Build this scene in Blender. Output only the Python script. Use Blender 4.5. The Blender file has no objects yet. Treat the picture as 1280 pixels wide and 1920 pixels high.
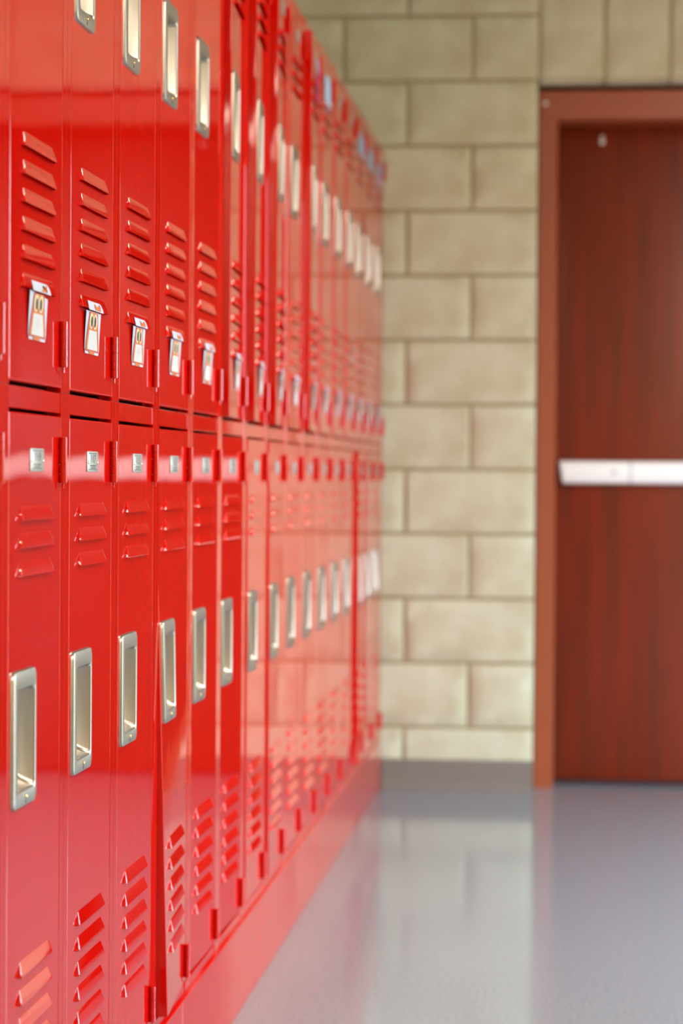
import bpy, bmesh, math, random
from mathutils import Vector, Matrix, noise
random.seed(7)
S = bpy.context.scene
COL = S.collection

# ------------------------------------------------------------------ camera, world, lamps, exposure
F, CX, CY, VX, VY, ROLL = 4380.0, 640.0, 960.0, 1081.0, 895.5, 0.0085
H, L, D = 0.987, 0.610, 7.34           # eye height, locker face at x=-L, block wall face at y=D
v = Vector((VX - CX, -(VY - CY), F)).normalized()
u = Vector((math.sin(ROLL), math.cos(ROLL), 0.0)); u = (u - v * u.dot(v)).normalized()
x = u.cross(v)
if x.x < 0: x = -x
cam = bpy.data.cameras.new('camera'); co = bpy.data.objects.new('camera', cam); COL.objects.link(co)
right = Vector((x[0], v[0], u[0])); up = Vector((x[1], v[1], u[1])); fwd = Vector((x[2], v[2], u[2]))
M = Matrix((right, up, -fwd)).transposed().to_4x4(); M.translation = Vector((0, 0, H))
co.matrix_world = M
cam.sensor_fit = 'VERTICAL'; cam.sensor_height = 36; cam.sensor_width = 24
cam.lens = 36 * F / 1920
cam.clip_start = 0.05
cam.dof.use_dof = True; cam.dof.focus_distance = 3.03; cam.dof.aperture_fstop = 4.4; cam.dof.aperture_blades = 0
S.camera = co
w = bpy.data.worlds.new('world'); S.world = w; w.use_nodes = True
_wt = w.node_tree; _bg = _wt.nodes['Background']            # pale sky above the horizon, darker sunlit ground below it
_tc = _wt.nodes.new('ShaderNodeTexCoord'); _sx = _wt.nodes.new('ShaderNodeSeparateXYZ'); _rp = _wt.nodes.new('ShaderNodeValToRGB')
_wt.links.new(_tc.outputs['Generated'], _sx.inputs[0]); _wt.links.new(_sx.outputs['Z'], _rp.inputs[0]); _wt.links.new(_rp.outputs[0], _bg.inputs[0])
_rp.color_ramp.elements[0].position = 0.0; _rp.color_ramp.elements[0].color = (.20, .155, .09, 1)
_rp.color_ramp.elements[1].position = 0.02; _rp.color_ramp.elements[1].color = (.72, .87, 1, 1)
_bg.inputs[1].default_value = 15.0
S.view_settings.view_transform = 'Standard'; S.view_settings.look = 'None'
S.view_settings.gamma = 1; S.view_settings.use_curve_mapping = False
S.view_settings.exposure = 0.3
LAMP = 28.0                             # strength of the ceiling troffers' diffusers
LAMP_Y = (3.9, 0.9, -1.9, -4.3)
CEIL = 2.95
XL, XR, YB = -1.0, 2.3, -5.0            # room shell

# ------------------------------------------------------------------ helpers
def srgb(r, g, b):
    f = lambda c: (c/255/12.92) if c/255 <= .04045 else ((c/255+.055)/1.055)**2.4
    return (f(r), f(g), f(b), 1)

def mat(name, col, rough=.5, metal=0., bump=None, vary=None, ior=1.5, emit=None, coat=0, aniso=0):
    m = bpy.data.materials.new(name); m.use_nodes = True
    nt = m.node_tree; b = nt.nodes['Principled BSDF']
    b.inputs['Base Color'].default_value = col; b.inputs['Roughness'].default_value = rough
    b.inputs['Metallic'].default_value = metal; b.inputs['IOR'].default_value = ior
    b.inputs['Coat Weight'].default_value = coat
    if coat: b.inputs['Coat Roughness'].default_value = .1
    if emit:
        b.inputs['Emission Color'].default_value = emit[0]; b.inputs['Emission Strength'].default_value = emit[1]
    tc = nt.nodes.new('ShaderNodeTexCoord')
    if vary:                                   # (scale vec, noise scale, detail, colour2, low, high)
        mp = nt.nodes.new('ShaderNodeMapping'); mp.inputs['Scale'].default_value = vary[0]
        nz = nt.nodes.new('ShaderNodeTexNoise'); nz.inputs['Scale'].default_value = vary[1]; nz.inputs['Detail'].default_value = vary[2]
        rp = nt.nodes.new('ShaderNodeMapRange'); rp.inputs[1].default_value = vary[4]; rp.inputs[2].default_value = vary[5]
        mx = nt.nodes.new('ShaderNodeMix'); mx.data_type = 'RGBA'
        mx.inputs[6].default_value = col; mx.inputs[7].default_value = vary[3]
        nt.links.new(tc.outputs['Object'], mp.inputs[0]); nt.links.new(mp.outputs[0], nz.inputs[0])
        nt.links.new(nz.outputs[0], rp.inputs[0]); nt.links.new(rp.outputs[0], mx.inputs[0])
        nt.links.new(mx.outputs[2], b.inputs['Base Color'])
    if bump:                                   # list of (noise scale, strength, distance)
        prev = None
        for sc, st, di in bump:
            nz = nt.nodes.new('ShaderNodeTexNoise'); nz.inputs['Scale'].default_value = sc; nz.inputs['Detail'].default_value = 2
            bp = nt.nodes.new('ShaderNodeBump'); bp.inputs['Strength'].default_value = st; bp.inputs['Distance'].default_value = di
            geo = nt.nodes.new('ShaderNodeNewGeometry')
            nt.links.new(geo.outputs['Position'], nz.inputs[0]); nt.links.new(nz.outputs[0], bp.inputs['Height'])
            if prev: nt.links.new(prev.outputs[0], bp.inputs['Normal'])
            prev = bp
        nt.links.new(prev.outputs[0], b.inputs['Normal'])
    return m

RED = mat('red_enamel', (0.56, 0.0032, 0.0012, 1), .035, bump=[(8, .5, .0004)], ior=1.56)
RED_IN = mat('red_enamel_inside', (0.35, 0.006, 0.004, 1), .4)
STEEL = mat('brushed_steel', (.45, .425, .385, 1), .33, 1.0, bump=[(300, .1, .0002)])
BRASS = mat('brass', (.75, .5, .2, 1), .25, 1.0)
PLATE = mat('aluminium_plate', (.40, .42, .41, 1), .4, .5)
INK = mat('plate_ink', (.07, .07, .08, 1), .5)
CARD = mat('white_card', (.52, .57, .74, 1), .5)
BELLY = mat('owl_belly', (.56, .60, .64, 1), .5)
ORANGE = mat('owl_orange', (.60, .135, .012, 1), .5)
OUTLINE = mat('owl_outline', (.35, .05, .04, 1), .5)
CREAM = mat('owl_eye', (.68, .60, .40, 1), .5)
PUPIL = mat('owl_pupil', (.02, .015, .01, 1), .4)
FAINT = mat('faint_pencil', (.50, .50, .56, 1), .6)
BLUE = mat('pale_blue_card', (.38, .62, .95, 1), .5)
BLUE2 = mat('grey_blue_card', (.30, .42, .62, 1), .5)
LILAC = mat('lilac_card', (.55, .45, .75, 1), .5)
PURPLE = mat('magenta_card', (.50, .04, .16, 1), .5)
BLOCK = mat('split_face_block', (.59, .60, .45, 1), .85,
            vary=((1, 1, 1), 9, 5, (.51, .485, .335, 1), .38, .66), bump=[(70, .5, .004), (300, .3, .001)])
MORTAR = mat('mortar', (.33, .27, .15, 1), .95, bump=[(200, .4, .002)])
PAINTW = mat('painted_wall', (.56, .50, .37, 1), .8, bump=[(60, .3, .002)])
CEILM = mat('ceiling_tile', (.50, .47, .42, 1), .9, bump=[(150, .5, .002)])
FLOOR = mat('polished_floor', (.29, .36, .415, 1), .10,
            vary=((1, 1, 1), 130, 4, (.23, .29, .345, 1), .4, .62), bump=[(5, .25, .0006)])
BASEB = mat('rubber_base', (.185, .165, .145, 1), .4)
WOOD = mat('mahogany_veneer', (.205, .021, .003, 1), .32, ior=1.5, vary=((7, 7, .6), 3.0, 5, (.12, .019, .006, 1), .35, .7))
FRAMEM = mat('brown_frame_paint', (.33, .070, .027, 1), .35)
BARM = mat('satin_aluminium', (.93, .95, .97, 1), .35, .0)
BARD = mat('bar_seam', (.45, .50, .50, 1), .5, .3)
THRESH = mat('threshold_metal', (.16, .19, .24, 1), .35, .7)
WHITE = mat('white_metal', (.8, .8, .8, 1), .3)
LIT = mat('lit_diffuser', (.9, .9, .9, 1), .5, emit=((1, .88, .70, 1), LAMP))
GLASS = bpy.data.materials.new('added_window_glass'); GLASS.use_nodes = True
_n = GLASS.node_tree; _n.nodes.clear()
_o = _n.nodes.new('ShaderNodeOutputMaterial'); _t = _n.nodes.new('ShaderNodeBsdfTransparent'); _g = _n.nodes.new('ShaderNodeBsdfGlossy'); _m = _n.nodes.new('ShaderNodeMixShader')
_g.inputs['Roughness'].default_value = .02; _m.inputs[0].default_value = .08; _t.inputs[0].default_value = (.95, .98, .97, 1)
_n.links.new(_t.outputs[0], _m.inputs[1]); _n.links.new(_g.outputs[0], _m.inputs[2]); _n.links.new(_m.outputs[0], _o.inputs[0])

class MB:
    def __init__(s): s.bm = bmesh.new(); s.mi = 0
    def v(s, p): return s.bm.verts.new(p)
    def f(s, vs):
        try: fa = s.bm.faces.new(vs); fa.material_index = s.mi; return fa
        except ValueError: return None
    def quad(s, a, b, c, d): return s.f([s.v(a), s.v(b), s.v(c), s.v(d)])
    def box(s, x0, x1, y0, y1, z0, z1, bev=0):
        vs = [s.v((X, Y, Z)) for X in (x0, x1) for Y in (y0, y1) for Z in (z0, z1)]
        fs = [s.f([vs[i] for i in q]) for q in ((0, 1, 3, 2), (4, 6, 7, 5), (0, 4, 5, 1), (2, 3, 7, 6), (0, 2, 6, 4), (1, 5, 7, 3))]
        if bev:
            es = {e for fa in fs for e in fa.edges}
            bmesh.ops.bevel(s.bm, geom=list(es), offset=bev, segments=2, affect='EDGES', profile=.5, material=-1)
    def loops(s, lps, cap0=False, cap1=False, closed=True):
        rows = [[s.v(p) for p in lp] for lp in lps]
        n = len(rows[0])
        for a, b in zip(rows, rows[1:]):
            for i in range(n if closed else n - 1):
                j = (i + 1) % n
                s.f([a[i], a[j], b[j], b[i]])
        if cap0: s.f(rows[0][::-1])
        if cap1: s.f(rows[-1])
    def cyl(s, base, axis, length, rs, n=16):
        """stacked rings along an axis: rs = [(t, r)]"""
        ax = Vector(axis).normalized(); t = Vector((0, 0, 1)) if abs(ax.z) < .9 else Vector((1, 0, 0))
        a = ax.cross(t).normalized(); b = ax.cross(a)
        lp = []
        for tt, r in rs:
            c = Vector(base) + ax * (tt * length)
            lp.append([c + (a * math.cos(q) + b * math.sin(q)) * r for q in [2 * math.pi * k / n for k in range(n)]])
        s.loops(lp, True, True)
    def build(s, name, mats, parent=None, warp=None, smooth=35, loc=None):
        bmesh.ops.recalc_face_normals(s.bm, faces=s.bm.faces)
        if warp:
            for q in s.bm.verts: q.co = warp(q.co)
        me = bpy.data.meshes.new(name); s.bm.to_mesh(me); s.bm.free()
        for m in (mats if isinstance(mats, (list, tuple)) else [mats]): me.materials.append(m)
        if smooth:
            me.polygons.foreach_set('use_smooth', [True] * len(me.polygons)); me.set_sharp_from_angle(angle=math.radians(smooth))
        o = bpy.data.objects.new(name, me); COL.objects.link(o)
        if parent: o.parent = parent
        if loc: o.location = loc
        return o

def tag(o, label, cat, group=None, kind=None):
    o['label'] = label; o['category'] = cat
    if group: o['group'] = group
    if kind: o['kind'] = kind
    return o
def empty(name, loc=(0, 0, 0)):
    o = bpy.data.objects.new(name, None); o.location = loc; o.empty_display_size = .1; COL.objects.link(o); return o
def rrect(y0, y1, z0, z1, r, p, n=4):
    pts = []
    for cy, cz, a0 in ((y1 - r, z1 - r, 0), (y0 + r, z1 - r, 90), (y0 + r, z0 + r, 180), (y1 - r, z0 + r, 270)):
        for k in range(n + 1):
            a = math.radians(a0 + 90 * k / n)
            pts.append((p, cy + r * math.cos(a), cz + r * math.sin(a)))
    return pts

# ------------------------------------------------------------------ setting: floor, ceiling, walls
m = MB(); m.box(XL - .1, XR + .1, YB - .1, 8.2, -.1, 0)
tag(m.build('floor', FLOOR, smooth=0), 'polished speckled pale grey floor reflecting the end wall', 'floor', kind='structure')
m = MB(); m.box(XL - .1, XR + .1, YB - .1, 8.0, CEIL, CEIL + .1)
tag(m.build('ceiling', CEILM, smooth=0), 'off-white tiled ceiling above the corridor', 'ceiling', kind='structure')
m = MB(); m.box(XL - .1, XL, YB - .1, 7.9, 0, CEIL)
tag(m.build('wall_left', PAINTW, smooth=0), 'cream painted wall behind the lockers', 'wall', kind='structure')
m = MB()
WY0, WY1, WZ0, WZ1 = 3.7, 6.7, .08, 2.0     # added glazed opening, out of view, to light the lower end wall
m.box(XR, XR + .1, YB - .1, WY0, 0, CEIL); m.box(XR, XR + .1, WY1, 7.9, 0, CEIL); m.box(XR, XR + .1, WY0, WY1, 0, WZ0); m.box(XR, XR + .1, WY0, WY1, WZ1, CEIL)
tag(m.build('wall_right', PAINTW, smooth=0), 'cream painted wall with an added window opening across the corridor from the lockers', 'wall', kind='structure')
wn = tag(empty('added_window', (XR, (WY0 + WY1) / 2, WZ0)), 'unseen metal-framed window opposite the lockers, added to light the end wall', 'window', kind='structure')
hy, hz = (WY1 - WY0) / 2, WZ1 - WZ0
m = MB()
for a, b, c, d in ((-hy, hy, 0, .05), (-hy, hy, hz - .05, hz), (-hy, -hy + .05, .05, hz - .05), (hy - .05, hy, .05, hz - .05), (-.025, .025, .05, hz - .05), (-hy * .5 - .025, -hy * .5 + .025, .05, hz - .05), (hy * .5 - .025, hy * .5 + .025, .05, hz - .05)): m.box(.03, .08, a, b, c, d)
m.build('added_window_frame', WHITE, wn, smooth=0)
for a, b in ((-hy + .05, -hy * .5 - .025), (-hy * .5 + .025, -.025), (.025, hy * .5 - .025), (hy * .5 + .025, hy - .05)):
    m = MB(); m.box(.052, .058, a, b, .05, hz - .05); m.build('added_pane', GLASS, wn, smooth=0)
pl = bpy.data.lights.new('added_window_portal', 'AREA'); pl.shape = 'RECTANGLE'; pl.size = WY1 - WY0; pl.size_y = hz
po = bpy.data.objects.new('added_window_portal', pl); COL.objects.link(po)
po.location = (XR + .12, (WY0 + WY1) / 2, (WZ0 + WZ1) / 2); po.rotation_euler = (0, math.radians(90), 0)
pl.size, pl.size_y = hz, WY1 - WY0
pl.cycles.is_portal = True
m = MB(); m.box(XL, XR, YB - .1, YB, 0, CEIL)
tag(m.build('wall_rear', PAINTW, smooth=0), 'cream painted wall facing the wooden door from the other end', 'wall', kind='structure')

# end wall: mortar backing with the door opening, then every block its own object
FX0, FX1 = -.131, .885                  # rough opening
LINT = 2.224                            # underside of the soldier course
JOINT = .0095
def jz(k): return .197 + .2032 * k       # bed joints
MY = D + .006
m = MB()
m.box(XL, FX0 - .004, MY, D + .4, 0, CEIL); m.box(FX1 + .004, XR, MY, D + .4, 0, CEIL); m.box(FX0 - .004, FX1 + .004, MY, D + .4, LINT + .006, CEIL)
wall = tag(m.build('wall_end', MORTAR, smooth=0), 'cream split-face concrete block wall at the corridor end', 'wall', kind='structure')

def block_mesh(W, Hh, seed, rough=1.0, roundbot=0):
    """block with its front at y=0 facing -y, width W (x), height Hh (z)"""
    m = MB(); nx, nz = max(4, int(W / .04)), max(3, int(Hh / .045))
    rows = []
    e = .0045
    xs = [0, e] + [e + (W - 2 * e) * i / nx for i in range(1, nx)] + [W - e, W]
    zs = [0, e] + ([.010, .016, .023] if roundbot else []) + [e + (Hh - 2 * e) * i / nz for i in range(1, nz)] + [Hh - e, Hh]
    for j, z in enumerate(zs):
        r = []
        for i, xx in enumerate(xs):
            edge = i in (0, len(xs) - 1) or j in (0, len(zs) - 1)
            n = noise.noise(Vector((xx * 14 + seed * 7.3, z * 14, seed))) + .5 * noise.noise(Vector((xx * 40, z * 40, seed * 3.1)))
            y = .004 if edge else -.0032 * rough * n
            if roundbot and z < .022: y = max(y, .018 * (1 - z / .022) ** 2)
            r.append(m.v((xx, y, z)))
        rows.append(r)
    for a, b in zip(rows, rows[1:]):
        for i in range(len(a) - 1): m.f([a[i], a[i + 1], b[i + 1], b[i]])
    # sides back into the mortar
    per = rows[0] + [r[-1] for r in rows[1:]] + rows[-1][-2::-1] + [r[0] for r in rows[-2:0:-1]]
    bk = [m.v((p.co.x, .09 if roundbot else .03, p.co.z)) for p in per]
    for i in range(len(per)):
        j = (i + 1) % len(per); m.f([per[i], per[j], bk[j], bk[i]])
    bmesh.ops.recalc_face_normals(m.bm, faces=m.bm.faces)
    me = bpy.data.meshes.new('block'); m.bm.to_mesh(me); m.bm.free(); me.materials.append(BLOCK)
    me.polygons.foreach_set('use_smooth', [True] * len(me.polygons)); me.set_sharp_from_angle(angle=math.radians(40))
    return me
cache = {}
def put_block(x0, x1, z0, z1, rough=1.0, rb=0):
    W, Hh = round(x1 - x0, 4), round(z1 - z0, 4)
    k = (W, Hh, random.randrange(5), rb)
    if k not in cache: cache[k] = block_mesh(W, Hh, k[2] + W * 10, rough, rb)
    o = bpy.data.objects.new('block', cache[k]); COL.objects.link(o); o.parent = wall
    o.location = (x0, D + random.uniform(-.0008, .0008), z0)
h = JOINT / 2
zt = [0] + [jz(k) for k in range(0, 14)]
for r in range(len(zt) - 1):
    z0, z1 = zt[r], min(zt[r + 1], CEIL)
    if z0 >= CEIL - .03: break
    z0b = z0 + (h if r else 0); z1b = z1 - (h if z1 < CEIL else 0)
    half = r % 2 == 1
    # left of the opening, going left from the jamb
    xe = FX0; first = True
    while xe > XL + .01:
        wd = .2032 if (half and first) else .4064
        xs = max(xe - wd, XL)
        if xe - xs > .03: put_block(xs + h, xe - (0 if first else h), z0b, z1b, .3 if r == 0 else 1)
        xe = xs; first = False
    xe = FX1; first = True
    while xe < XR - .01:
        wd = .2032 if (half and first) else .4064
        xs = min(xe + wd, XR)
        if xs - xe > .03: put_block(xe + (0 if first else h), xs - h, z0b, z1b, .3 if r == 0 else 1)
        xe = xs; first = False
for k in range(5):
    a = FX0 + .004 + .2032 * k
    put_block(a + h, a + .2032 - h, LINT, jz(12) - h, 1, 1)
a = FX0
for k in range(3):                       # courses above the soldiers
    b = min(a + .4064, FX1)
    put_block(a + h, b - h, jz(12) + h, CEIL, 1); a = b
m = MB()
def base_profile(y_face, z): return y_face
prof = [(0, .097), (-.004, .0965), (-.005, .092), (-.005, .03), (-.008, .014), (-.016, .004), (-.018, 0), (.001, 0)]
m.loops([[(XX, D + dy, z) for dy, z in prof] for XX in (-.605, FX0 + .002)], True, True)
tag(m.build('baseboard_end', BASEB, smooth=50), 'dark grey rubber cove base along the foot of the block wall', 'baseboard', kind='structure')

# ------------------------------------------------------------------ wooden door in its painted frame
DY, DL = 7.435, 7.575                   # frame face, leaf face
door = tag(empty('door_1', ((FX0 + FX1) / 2, DL, 0)), 'dark reddish wooden door with a horizontal push bar in a brown frame', 'door', kind='structure')
dx = (FX0 + FX1) / 2
def P(mb, name, mats, **k):             # build world-coordinate mesh under the door
    for q in mb.bm.verts: q.co -= Vector((dx, DL, 0))
    return mb.build(name, mats, k.get('parent', door), smooth=k.get('smooth', 35))
HZ = 2.118
m = MB()
ox, oz = (FX0 + .001, FX1 - .001), 2.211
def U(x0, x1, z1, y): return [(x0, y, 0), (x0, y, z1), (x1, y, z1), (x1, y, 0)]
ix0, ix1 = FX0 + .062, FX1 - .062
m.loops([U(ox[0], ox[1], oz, DL + .12), U(ox[0], ox[1], oz, DY + .003), U(ox[0] + .003, ox[1] - .003, oz - .003, DY),
         U(ix0 - .003, ix1 + .003, HZ + .003, DY), U(ix0, ix1, HZ, DY + .003), U(ix0, ix1, HZ, DL - .004),
         U(ix0 + .014, ix1 - .014, HZ - .014, DL - .004 + .05), U(ix0 + .014, ix1 - .014, HZ - .014, DL + .12)], closed=False)
P(m, 'door_frame', FRAMEM)
m = MB(); m.box(ix0 + .003, ix1 - .003, DL, DL + .044, .012, HZ - .003, bev=.0015)
leaf = P(m, 'door_leaf', WOOD)
m = MB(); m.loops([[(XX, y, z) for y, z in ((DL - .09, .0005), (DL - .08, .008), (DL + .06, .010), (DL + .09, .001))] for XX in (ix0, ix1)], True, True)
P(m, 'threshold', THRESH)
m = MB(); m.box(FX0 - .2, FX1 + .2, DL + .13, DL + .14, 0, 2.4); P(m, 'door_light_block', RED_IN, smooth=0)  # unseen sheet added behind the leaf to block light and keep gaps dark
# push bar
def barprof(XX, k, sh=0):
    pts = [(0, -.037), (-.035, -.037), (-.052, -.033), (-.060, -.022), (-.062, .0), (-.060, .022), (-.052, .033), (-.035, .037), (0, .037)]
    return [(XX + sh * (.5 - .5 * z / .037), DL + y * k, 1.004 + z) for y, z in pts]
m = MB(); m.loops([barprof(-.060, .75, .012), barprof(-.054, .97, .012), barprof(-.048, 1, .012), barprof(.168, 1)], True, True)
m.mi = 1; m.cyl((.118, DL - .0625, 1.004), (0, 1, 0), .003, [(0, .007), (1, .007)], 16)
P(m, 'bar_housing', [BARM, BARD], parent=leaf)
m = MB(); m.loops([barprof(.168, .93), barprof(.173, .93)], True, True); P(m, 'bar_joint', BARD, parent=leaf)
m = MB(); m.loops([barprof(.173, 1), barprof(.66, 1)], True, True); P(m, 'push_bar', BARM, parent=leaf)
m = MB(); m.box(.66, .79, DL - .05, DL, .955, 1.053, bev=.006); P(m, 'latch_case', BARM, parent=leaf)
# little screw on the frame corner, little eyelet hanging at the top of the leaf
m = MB(); m.cyl((-.108, DY + .001, 2.170), (0, -1, 0), .004, [(0, .007), (.6, .0065), (1, .003)], 14); P(m, 'screw_head', WHITE)
m = MB()
m.cyl((.072, DL + .001, 2.082), (0, -1, 0), .006, [(0, .006), (.7, .0055), (1, .002)], 14)
m.cyl((.072, DL - .004, 2.066), (0, -1, 0), .006, [(0, .0085), (.6, .008), (1, .004)], 14)
P(m, 'hook', WHITE, parent=leaf)

# ------------------------------------------------------------------ lockers
PITCH, Y1 = .3048, 2.453                # bay pitch, near boundary of the first fully visible bay
SH = .0262                              # half stile
OY0, OY1 = .0292, .2762                 # door edges inside a bay
HANDLE_Y = (.043, .1465); LOUV_Y = (.078, .231)
DEPTH = .375
LOW = dict(z0=.163, z1=1.0838, d0=.186, d1=1.0550, handle=.6175, louv=[.935, .9045, .8735] + [.4275 - .0312 * i for i in range(6)],
           plate=1.0030, hinges=[(1.031, .976), (.246, .193)])
UPP = dict(z0=1.0838, z1=2.005, d0=1.0885, d1=1.986, handle=1.5400, louv=[1.874, 1.843, 1.812] + [1.3495 - .0311 * i for i in range(6)],
           plate=1.9400, hinges=[(1.9650, 1.9110), (1.168, 1.113)])
LT = .0165

def panel_holes(mb, y0, y1, z0, z1, holes, p, r=.0013, ret=.022):
    ys = sorted({y0 + r, y1 - r, y0 + r + .0015, y1 - r - .0015} | {a for hh in holes for a in hh[:2]}); zs = sorted({z0 + r, z1 - r, z0 + r + .0015, z1 - r - .0015} | {a for hh in holes for a in hh[2:]})
    def refine(a, mx):
        o = [a[0]]
        for b in a[1:]:
            n = max(1, int((b - o[-1]) / mx)); s0 = o[-1]
            o += [s0 + (b - s0) * (k + 1) / n for k in range(n)]
        return o
    ys = refine(ys, .06); zs = refine(zs, .08)
    g = [[mb.v((p, y, z)) for y in ys] for z in zs]
    for j in range(len(zs) - 1):
        for i in range(len(ys) - 1):
            cy, cz = (ys[i] + ys[i + 1]) / 2, (zs[j] + zs[j + 1]) / 2
            if any(a < cy < b and c < cz < d for a, b, c, d in holes): continue
            mb.f([g[j][i], g[j][i + 1], g[j + 1][i + 1], g[j + 1][i]])
    per = g[0] + [q[-1] for q in g[1:]] + g[-1][-2::-1] + [q[0] for q in g[-2:0:-1]]
    prev = per
    def off(q, k, dp):
        y, z = q.co.y, q.co.z
        ny = y - r * k if abs(y - (y0 + r)) < 1e-6 else y + r * k if abs(y - (y1 - r)) < 1e-6 else y
        nz = z - r * k if abs(z - (z0 + r)) < 1e-6 else z + r * k if abs(z - (z1 - r)) < 1e-6 else z
        return mb.v((p + dp, ny, nz))
    for k, dp in ((.7, -.3 * r), (1, -r), (1, -r - .0008), (1, -ret)):
        cur = [off(q, k, dp) for q in per]
        for i in range(len(per)):
            j = (i + 1) % len(per); mb.f([prev[i], prev[j], cur[j], cur[i]])
        prev = cur

def louver(mb, y0, y1, zb):
    """pressed hood: flush along its top edge, standing out at its open bottom lip"""
    PR = .0046
    us = [0, .008, .020, .032, .3, .7, .974, .986, .995, 1]; k = [0, .74, 1, 1, 1, 1, 1, 1, .78, 0]
    rows = []
    for vv in (0, .08, .35, .7, .93, 1):
        ya = y0 + .0085 * (1 - vv) ** 1.3; yb = y1 - .0085 * (1 - vv) ** 1.3
        pp = PR * min(1, vv * 1.02) ** .85
        rows.append([(.0002 + pp * kk, ya + (yb - ya) * uu, zb + LT * (1 - vv)) for uu, kk in zip(us, k)])
    rows.append([(max(0, X - .0009), y, zb - .0002) for X, y, z in rows[-1]])
    rows.append([(max(0, X - .0010), y, zb + .004) for X, y, z in rows[-1]])
    mb.loops(rows, closed=False)

def handle(mb, z0):
    y0, y1 = HANDLE_Y; z1 = z0 + .152
    a0, a1, b0, b1 = y0 + .0165, y1 - .0085, z0 + .0175, z1 - .0205
    lp = [rrect(y0 - .0005, y1 + .0005, z0 - .0005, z1 + .0005, .010, -.0005), rrect(y0, y1, z0, z1, .010, .0022), rrect(y0 + .0008, y1 - .0008, z0 + .0008, z1 - .0008, .0095, .0036),
          rrect(y0 + .0025, y1 - .0025, z0 + .0025, z1 - .0025, .009, .0042),
          rrect(a0 - .0018, a1 + .0018, b0 - .0018, b1 + .0018, .007, .0042), rrect(a0 - .0004, a1 + .0004, b0 - .0004, b1 + .0004, .006, .0036),
          rrect(a0 + .0012, a1 - .0012, b0 + .0012, b1 - .0012, .006, .0012), rrect(a0 + .0018, a1 - .0022, b0 + .006, b1 - .0022, .006, -.011),
          rrect(a0 + .0035, a1 - .0045, b0 + .012, b1 - .004, .006, -.018), rrect(a0 + .008, a1 - .010, b0 + .018, b1 - .009, .006, -.0205)]
    mb.loops(lp, False, True)
    # padlock hasp slot and pin below the cup
    mb.mi = 1
    mb.cyl((.0040, .096, z0 + .0105), (1, 0, 0), .0022, [(0, .0024), (.7, .0022), (1, .001)], 12)
    mb.mi = 2
    mb.box(.0040, .0046, .0950, .0970, z0 + .0030, z0 + .0068)
    mb.mi = 0

def hinge(mb, za, zb):
    n = 5; Ln = za - zb; rs = []
    rs.append((0, .0022)); rs.append((.012, .0046))
    for k in range(1, n):
        t = k / n
        rs += [(t - .008, .0046), (t - .003, .0036), (t + .003, .0036), (t + .008, .0046)]
    rs += [(.988, .0046), (1, .0022)]
    mb.cyl((.0042, .2700, zb), (0, 0, 1), Ln, rs, 14)
    mb.cyl((.0042, .2700, zb - .006), (0, 0, 1), .006, [(0, .0012), (1, .0012)], 8)

def text_polys(mb, s, y0, z0, size, p, width=1.0):
    cu = bpy.data.curves.new('t', 'FONT'); cu.body = s; cu.size = size; cu.resolution_u = 2
    ob = bpy.data.objects.new('t', cu); COL.objects.link(ob)
    dg = bpy.context.evaluated_depsgraph_get(); me = ob.evaluated_get(dg).to_mesh()
    wd = max((q.co.x for q in me.vertices), default=0)
    vs = [mb.v((p, y0 + (q.co.x - wd / 2) * width, z0 + q.co.y)) for q in me.vertices]
    for pg in me.polygons: mb.f([vs[i] for i in pg.vertices])
    ob.evaluated_get(dg).to_mesh_clear(); bpy.data.objects.remove(ob); bpy.data.curves.remove(cu)

def number_plate(mb, zc, num):
    y0, y1, hh = .1255, .1880, .0130
    mb.loops([rrect(y0, y1, zc - hh, zc + hh, .003, .0001), rrect(y0, y1, zc - hh, zc + hh, .003, .0009), rrect(y0 + .0006, y1 - .0006, zc - hh + .0006, zc + hh - .0006, .0028, .0013)], False, True)
    mb.mi = 1
    for z in (zc + hh - .0032, zc - hh + .0026): mb.quad((.0015, y0 + .006, z), (.0015, y1 - .006, z), (.0015, y1 - .006, z + .0009), (.0015, y0 + .006, z + .0009))
    if num: text_polys(mb, num, (y0 + y1) / 2, zc - .0015, .0145, .0015, 1.5)
    for z, ln in ((zc - .0060, .017), (zc - .0088, .012)):       # two lines of maker's lettering, too fine to read
        k = -ln
        while k < ln:
            mb.quad((.0015, (y0 + y1) / 2 + k, z), (.0015, (y0 + y1) / 2 + k + .0016, z), (.0015, (y0 + y1) / 2 + k + .0016, z + .0014), (.0015, (y0 + y1) / 2 + k, z + .0014)); k += .0028
    mb.mi = 2
    for y in (y0 + .0052, y1 - .0052): mb.cyl((.0012, y, zc - .0012), (1, 0, 0), .0016, [(0, .0024), (.6, .0021), (1, .0008)], 10)
    mb.mi = 0

# how far each door stands out at its latch edge: (bottom, top), metres
UP_OPEN = {6: (.011, .011), 7: (.013, .013), 8: (.014, .014), 9: (.0006, .0006), 10: (.012, .012), 11: (.0015, .0015), 12: (.0015, .0015), 13: (.001, .001)}
LO_OPEN = {4: (.016, -.004), 14: (.012, .010), 8: (.004, .001), 15: (.002, .001), 7: (.0012, .0006)}
ORD = ['', 'first', 'second', 'third', 'fourth', 'fifth', 'sixth', 'seventh', 'eighth', 'ninth', 'tenth', 'eleventh', 'twelfth', 'thirteenth', 'fourteenth', 'fifteenth', 'sixteenth']
NUM = {1: '119', 2: '117', 3: '115', 4: '113', 5: '111', 6: '109'}

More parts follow.
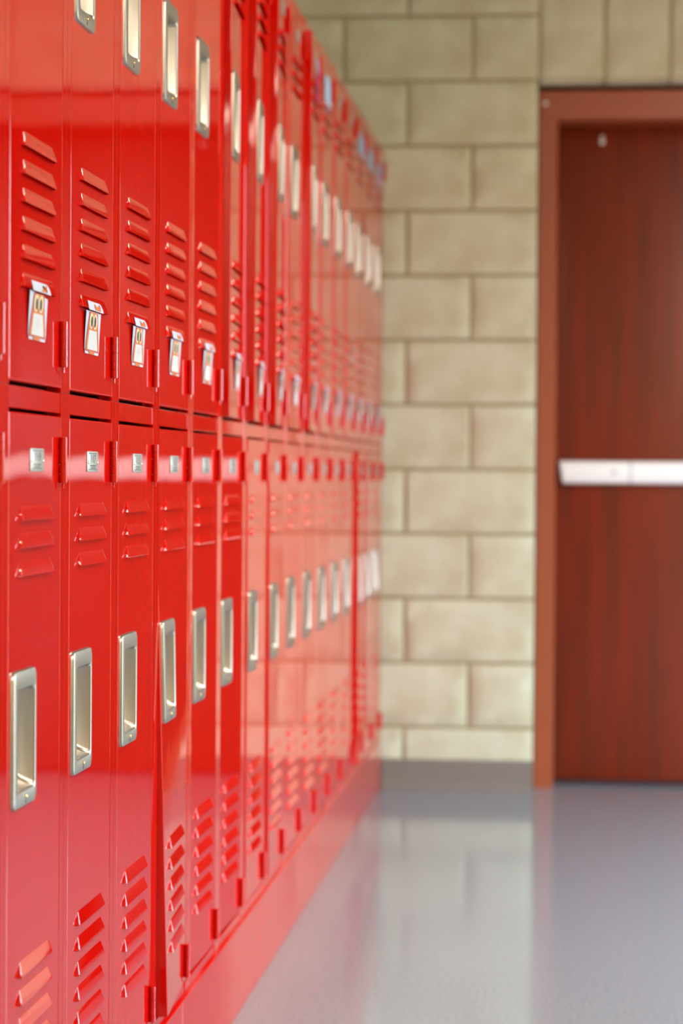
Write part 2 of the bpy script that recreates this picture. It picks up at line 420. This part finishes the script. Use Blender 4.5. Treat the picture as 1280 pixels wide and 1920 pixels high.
def warp_for(i, top, K):
    ob, ot = (UP_OPEN if top else LO_OPEN).get(i, ((-.0044, -.0044) if i == 6 else (-.0034, -.0034)) if i in (5, 6) and not top else (-.0022, -.0022))
    def fn(c):
        t = (.270 - c.y) / (.270 - OY0)                # 0 at the hinge, 1 at the latch edge
        q = (c.z - K['d0']) / (K['d1'] - K['d0'])
        if not top and i == 4: q = min(1, q * 1.25)
        s = (ob + (ot - ob) * q)
        yy = min(max((c.y - OY0) / (OY1 - OY0), 0), 1); zz = min(max(q, 0), 1)
        A = 0 if top else (.0010 if i == 1 else .00045)
        dish = A * math.sin(math.pi * yy) * (math.sin(math.pi * (1 - zz) / .36) if zz > .64 else 0)   # the sheet metal sags in below its top edge
        if i == 1 and not top: dish *= 1.6 - 1.2 * yy
        return Vector((c.x + s * t - dish, c.y, c.z))
    return fn

def bay_label(i, top):
    row = 'upper' if top else 'lower'
    if i == 0: return f'{row} red locker cut off by the left edge of the picture'
    if i == 16: return f'last {row} red locker, touching the block wall at the far end'
    st = {(6, 1): ', door slightly ajar', (7, 1): ', door slightly ajar', (8, 1): ', door slightly ajar', (10, 1): ', door slightly ajar',
          (4, 0): ', door sprung open at its foot', (14, 0): ', door slightly ajar'}.get((i, int(top)), '')
    if i <= 8: return f'{ORD[i]} fully visible {row} red locker from the left edge' + st
    return f'{row} red locker, {ORD[17 - i]} from the block wall' + st

lockers = {}
def make_locker(i, top):
    K = UPP if top else LOW
    yb = Y1 + PITCH * (i - 1)
    root = empty('locker', (-L, yb, K['z0']))
    tag(root, bay_label(i, top), 'locker', 'upper row of red lockers' if top else 'lower row of red lockers')
    def B(mb, name, mats, parent, warp=None, smooth=35):
        for q in mb.bm.verts:
            if warp: q.co = warp(q.co)
            q.co.z -= K['z0']
        return mb.build(name, mats, parent, smooth=smooth)
    g = .0004
    # carcass: sides, back, top, bottom
    m = MB()
    y0, y1, z0, z1 = g, PITCH - g, K['z0'] + g, K['z1'] - g
    for a in ((-DEPTH, -.018, y0, y0 + .002, z0, z1), (-DEPTH, -.018, y1 - .002, y1, z0, z1), (-DEPTH, -DEPTH + .002, y0 + .002, y1 - .002, z0, z1),
              (-DEPTH + .002, -.018, y0 + .002, y1 - .002, z0, z0 + .002), (-DEPTH + .002, -.018, y0 + .002, y1 - .002, z1 - .002, z1)): m.box(*a)
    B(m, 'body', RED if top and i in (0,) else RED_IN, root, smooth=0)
    # face frame: two half stiles and two rails; each stile face leans a hair
    m = MB(); fz = -.0006
    lean = .0008
    def stile(ya, yb2, xa, xb, za, zb):
        r = .0007
        pr = [(-.018, ya), (xa - r, ya), (xa, ya + r), (xb, yb2 - r), (xb - r, yb2), (-.018, yb2)]
        m.loops([[(X, Y, z) for X, Y in pr] for z in (za, zb)], True, True)
    rb = (K['d0'] - .0042) ; rt = K['d1'] + .0038
    stile(y0, SH - .0006, fz - lean * .3, fz - lean * .8, z0, z1)
    stile(PITCH - SH + .0006, y1, fz + lean * .4, fz - lean * .1, z0, z1)
    if rb - z0 > .002: m.box(-.018, fz - .0010, SH - .0008, PITCH - SH + .0008, z0, rb, bev=.001)
    m.box(-.018, fz - .0010, SH - .0008, PITCH - SH + .0008, rt, z1, bev=.001)
    m.box(-.018, -.0150, SH - .0008, SH + .010, rb, rt); m.box(-.018, -.0150, PITCH - SH - .010, PITCH - SH + .0008, rb, rt)
    B(m, 'face_frame', RED, root, smooth=15)
    # door
    W = warp_for(i, top, K)
    hz0 = K['handle']
    holes = [(HANDLE_Y[0] + .012, HANDLE_Y[1] - .006, hz0 + .012, hz0 + .138)] + [(LOUV_Y[0] + .008, LOUV_Y[1] - .008, zb + .0012, zb + .0100) for zb in K['louv']]
    m = MB(); panel_holes(m, OY0, OY1, K['d0'], K['d1'], holes, 0)
    door = B(m, 'door', RED, root, W)
    if i > 0:
        m = MB(); handle(m, hz0); o = B(m, 'handle', [STEEL, BRASS, PUPIL], door, W); o['label'] = 'brushed steel recessed handle'
    for zb in K['louv']:
        m = MB(); louver(m, LOUV_Y[0], LOUV_Y[1], zb); B(m, 'louver', RED, door, W, smooth=28)
    for za, zb in K['hinges']:
        m = MB(); hinge(m, za, zb); B(m, 'hinge', RED, door, W, smooth=28)
    m = MB(); number_plate(m, K['plate'], None if top else NUM.get(i)); o = B(m, 'number_plate', [PLATE, INK, STEEL], door, W); o['label'] = 'riveted aluminium number plate'
    lockers[(i, top)] = (root, W, K)
    return root
for i in range(0, 17):
    make_locker(i, False); make_locker(i, True)

def copy_tree(o, parent=None):
    c = o.copy(); COL.objects.link(c); c.parent = parent
    for ch in o.children: copy_tree(ch, c)
    return c
for k in range(1, 9):                    # the row runs on past the camera
    for top in (False, True):
        c = copy_tree(lockers[(0, top)][0]); c.location.y -= PITCH * k
        c['label'] = ('upper' if top else 'lower') + ' red locker further along the row, nearer than the left edge of the picture'
        c['group'] = ('upper' if top else 'lower') + ' lockers beside the camera'

# plinth under the row, in lengths of three bays
pb = tag(empty('plinth', (-L, Y1 - 9 * PITCH, 0)), 'long red metal plinth under the row of lockers', 'plinth')
ys = [0, 1.15, 2.07, .55 + 8 * PITCH] + [8 * PITCH + q for q in (1.4644, 2.3788, 3.2932, 4.2076, 5.1816)]
for a, b in zip(ys, ys[1:]):
    m = MB(); m.box(-DEPTH + .01, .0015, a + .0007, b - .0007, 0, .1605, bev=.0015); m.build('base_panel', RED, pb, smooth=15)
m = MB(); m.loops([[(X, Y, Z) for X, Z in ((-.002, .1600), (.0032, .1603), (.0040, .1622), (.0030, .1632), (-.002, .1632))] for Y in (0, 5.1816 + 8 * PITCH)], True, True)
o = m.build('base_lip', RED, pb)

# ------------------------------------------------------------------ owl name tags hooked over the lowest upper louver
def owl_tag(i):
    root, W, K = lockers[(i, True)]
    yb = Y1 + PITCH * (i - 1)
    zl = K['louv'][-1]                    # lip of the lowest louver
    rnd = random.Random(i * 13 + 5)
    sh = rnd.uniform(-.004, .006) if i > 1 else 0
    y0, y1 = .1080 + sh, .1925 + sh
    torn = i == 1
    ztop, zbot = zl - .0025, zl - .0560
    t = empty('name_tag', (-L, yb, zl))
    words = {1: 'torn white owl name tag on the first fully visible upper locker', 16: 'blurred white owl name tag on the last upper locker by the wall'}
    tag(t, words.get(i) or ('white and orange owl name tag on the %s upper locker %s' % ((ORD[i], 'from the left edge') if i <= 8 else (ORD[17 - i], 'from the block wall'))), 'name tag', 'owl name tags on the upper lockers')
    def B(mb, name, mats, parent=t):
        for q in mb.bm.verts:
            q.co = W(q.co); q.co.z -= zl
        return mb.build(name, mats, parent, smooth=30)
    lean = lambda z: .0010 + .0026 * max(0, min(1, (z - zbot) / (ztop - zbot))) ** 1.5      # card leans out to reach the lip
    def card(mb, poly, dp=0.0):
        vs = [mb.v((lean(z) + dp, y, z)) for y, z in poly]; return mb.f(vs)
    # body: rows so the card can bend
    m = MB(); n = 8; rows = []
    for k in range(n + 1):
        z = zbot + (ztop - zbot) * k / n
        c = .0045 * max(0, 1 - k / 1.0) if k < 1 else 0
        rows.append([(lean(z), y0 + c, z), (lean(z), y1 - c, z)])
    if torn: rows[-1] = [(lean(ztop), y0, ztop + .001), (lean(ztop), y1 - .002, ztop - .004)]
    m.loops(rows, closed=False)
    m.loops([[(X - .0004, y, z) for X, y, z in r] for r in rows], closed=False)
    B(m, 'card', CARD)
    zz = lambda f: zbot + (ztop - zbot) * f
    yy = lambda f: y0 + (y1 - y0) * f
    def strip(mb, prof, dp):              # prof: list of (height fraction, left, right)
        mb.loops([[(lean(zz(f)) + dp, yy(a), zz(f)), (lean(zz(f)) + dp, yy(b), zz(f))] for f, a, b in prof], closed=False)
    def oval(mb, cf, ch, rf, rh, dp):
        mb.f([mb.v((lean(zz(ch + rh * math.sin(a))) + dp, yy(cf + rf * math.cos(a)), zz(ch + rh * math.sin(a)))) for a in [2 * math.pi * k / 20 for k in range(20)]])
    m = MB()
    m.mi = 0; strip(m, [(.06, .03, .95), (.25, .04, .94), (.45, .085, .895), (.60, .125, .855), (.75, .155, .825), (.90, .175, .805), (.985, .20, .77)], .0003)   # outline
    m.mi = 1; strip(m, [(.085, .085, .90), (.25, .095, .89), (.45, .14, .845), (.60, .18, .80), (.75, .21, .77), (.90, .23, .75), (.98, .26, .71)], .0005)  # orange body
    m.mi = 2; strip(m, [(.105, .15, .84), (.25, .175, .815), (.40, .205, .78), (.56, .235, .745)], .0007)          # belly
    m.mi = 1; strip(m, [(.0, .27, .64), (.07, .27, .64)], .0007)                                                     # feet
    m.mi = 3; oval(m, .355, .775, .125, .185, .0007); oval(m, .61, .775, .125, .185, .0008)
    m.mi = 4; oval(m, .370, .765, .062, .130, .0010); oval(m, .595, .765, .062, .130, .0010)
    m.mi = 1; m.f([m.v((lean(zz(a)) + .0011, yy(b), zz(a))) for a, b in ((.68, .43), (.68, .54), (.59, .485))])
    m.mi = 5
    if i in (1, 3): text_polys(m, 'EE' if i == 1 else 'EA', yy(.49), zz(.30), .012, lean(zz(.35)) + .0010, 1.1)
    B(m, 'owl_print', [OUTLINE, ORANGE, BELLY, CREAM, PUPIL, FAINT])
    # flap lying on the louver hood
    m = MB(); f0, f1 = yy(.06), yy(1.06)
    xf = lambda z: .0052 - .0046 * (z - zl) / LT * .85
    zs = [zl - .0015, zl + .003, zl + .0070, zl + .0100]
    rows = [[(xf(z) + .0006, f0 + (.002 if k == 3 else 0), z), (xf(z) + .0006, f1 - (.010 if k == 3 else .004 if k == 2 else 0), z)] for k, z in enumerate(zs)]
    m.loops(rows, closed=False); m.loops([[(X - .0004, y, z) for X, y, z in r] for r in rows], closed=False)
    B(m, 'flap', CARD)
    m = MB()
    def fp(fy, fz): z = zl + .0100 * fz; return (xf(z) + .0012, f0 + (f1 - f0) * fy, z)
    m.mi = 1
    m.f([m.v(fp(*q)) for q in ((.42, .0), (.42 if not torn else .60, .35), (.40 if not torn else .62, .80), (.55, .45), (.66, .50), (.78, .85), (.78, .0))])
    m.mi = 0
    m.f([m.v((q[0] + .0002, q[1], q[2])) for q in (fp(.76, .0), fp(.76, .85), fp(.79, .88), fp(.79, .0))])
    B(m, 'ear_print', [OUTLINE, ORANGE])
for i in range(1, 17): owl_tag(i)

# ------------------------------------------------------------------ cards taped to the tops of far upper doors
def sticker(name, i, y0, y1, z0, z1, parts, label, r=.006):
    root, W, K = lockers[(i, True)]
    yb = Y1 + PITCH * (i - 1)
    t = empty(name, (-L, yb, z0)); tag(t, label, 'card')
    for nm, mt, a, b, c, d in parts:
        m = MB()
        ya, yb2, za, zb = y0 + (y1 - y0) * a, y0 + (y1 - y0) * b, z0 + (z1 - z0) * c, z0 + (z1 - z0) * d
        m.loops([rrect(ya, yb2, za, zb, r, .0016), rrect(ya, yb2, za, zb, r, .0021)], True, True)
        for q in m.bm.verts: q.co = W(q.co); q.co.z -= z0
        m.build(nm, mt, t, smooth=0)
sticker('taped_card', 11, .072, .210, 1.872, 1.952, [('card', BLUE, 0, 1, 0, 1)], 'plain pale blue card taped near the top of an upper locker door', .02)
sticker('taped_sign', 10, .150, .260, 1.855, 1.950, [('sign_top', LILAC, 0.15, .85, .68, 1), ('sign_body', PURPLE, 0, .9, 0, .64)], 'magenta sign with a lilac top beside the pale blue card', .004)
sticker('taped_card', 14, .055, .225, 1.885, 1.945, [('card', BLUE2, 0, 1, 0, 1)], 'grey-blue card on the third upper locker from the block wall', .006)
sticker('taped_card', 15, .060, .225, 1.885, 1.945, [('card', BLUE2, 0, 1, 0, 1)], 'grey-blue card on the second upper locker from the block wall', .006)
sticker('taped_card', 16, .060, .215, 1.870, 1.945, [('card_top', BLUE2, 0, 1, .55, 1), ('card_body', LILAC, .1, 1, 0, .5)], 'lilac and grey card on the last upper locker by the block wall', .006)

# ------------------------------------------------------------------ ceiling troffers
for k, yy0 in enumerate(LAMP_Y):
    t = tag(empty('ceiling_light', (1.2, yy0, CEIL)), 'recessed fluorescent ceiling light, %s from the block wall' % ORD[k + 1], 'light', 'ceiling lights along the corridor')
    m = MB(); m.box(-.31, .31, -.61, -.58, -.02, -.0005); m.box(-.31, .31, .58, .61, -.02, -.0005); m.box(-.31, -.28, -.58, .58, -.02, -.0005); m.box(.28, .31, -.58, .58, -.02, -.0005)
    m.build('light_frame', WHITE, t, smooth=0)
    m = MB(); m.box(-.28, .28, -.58, .58, -.010, -.0005); m.build('diffuser', LIT, t, smooth=0)
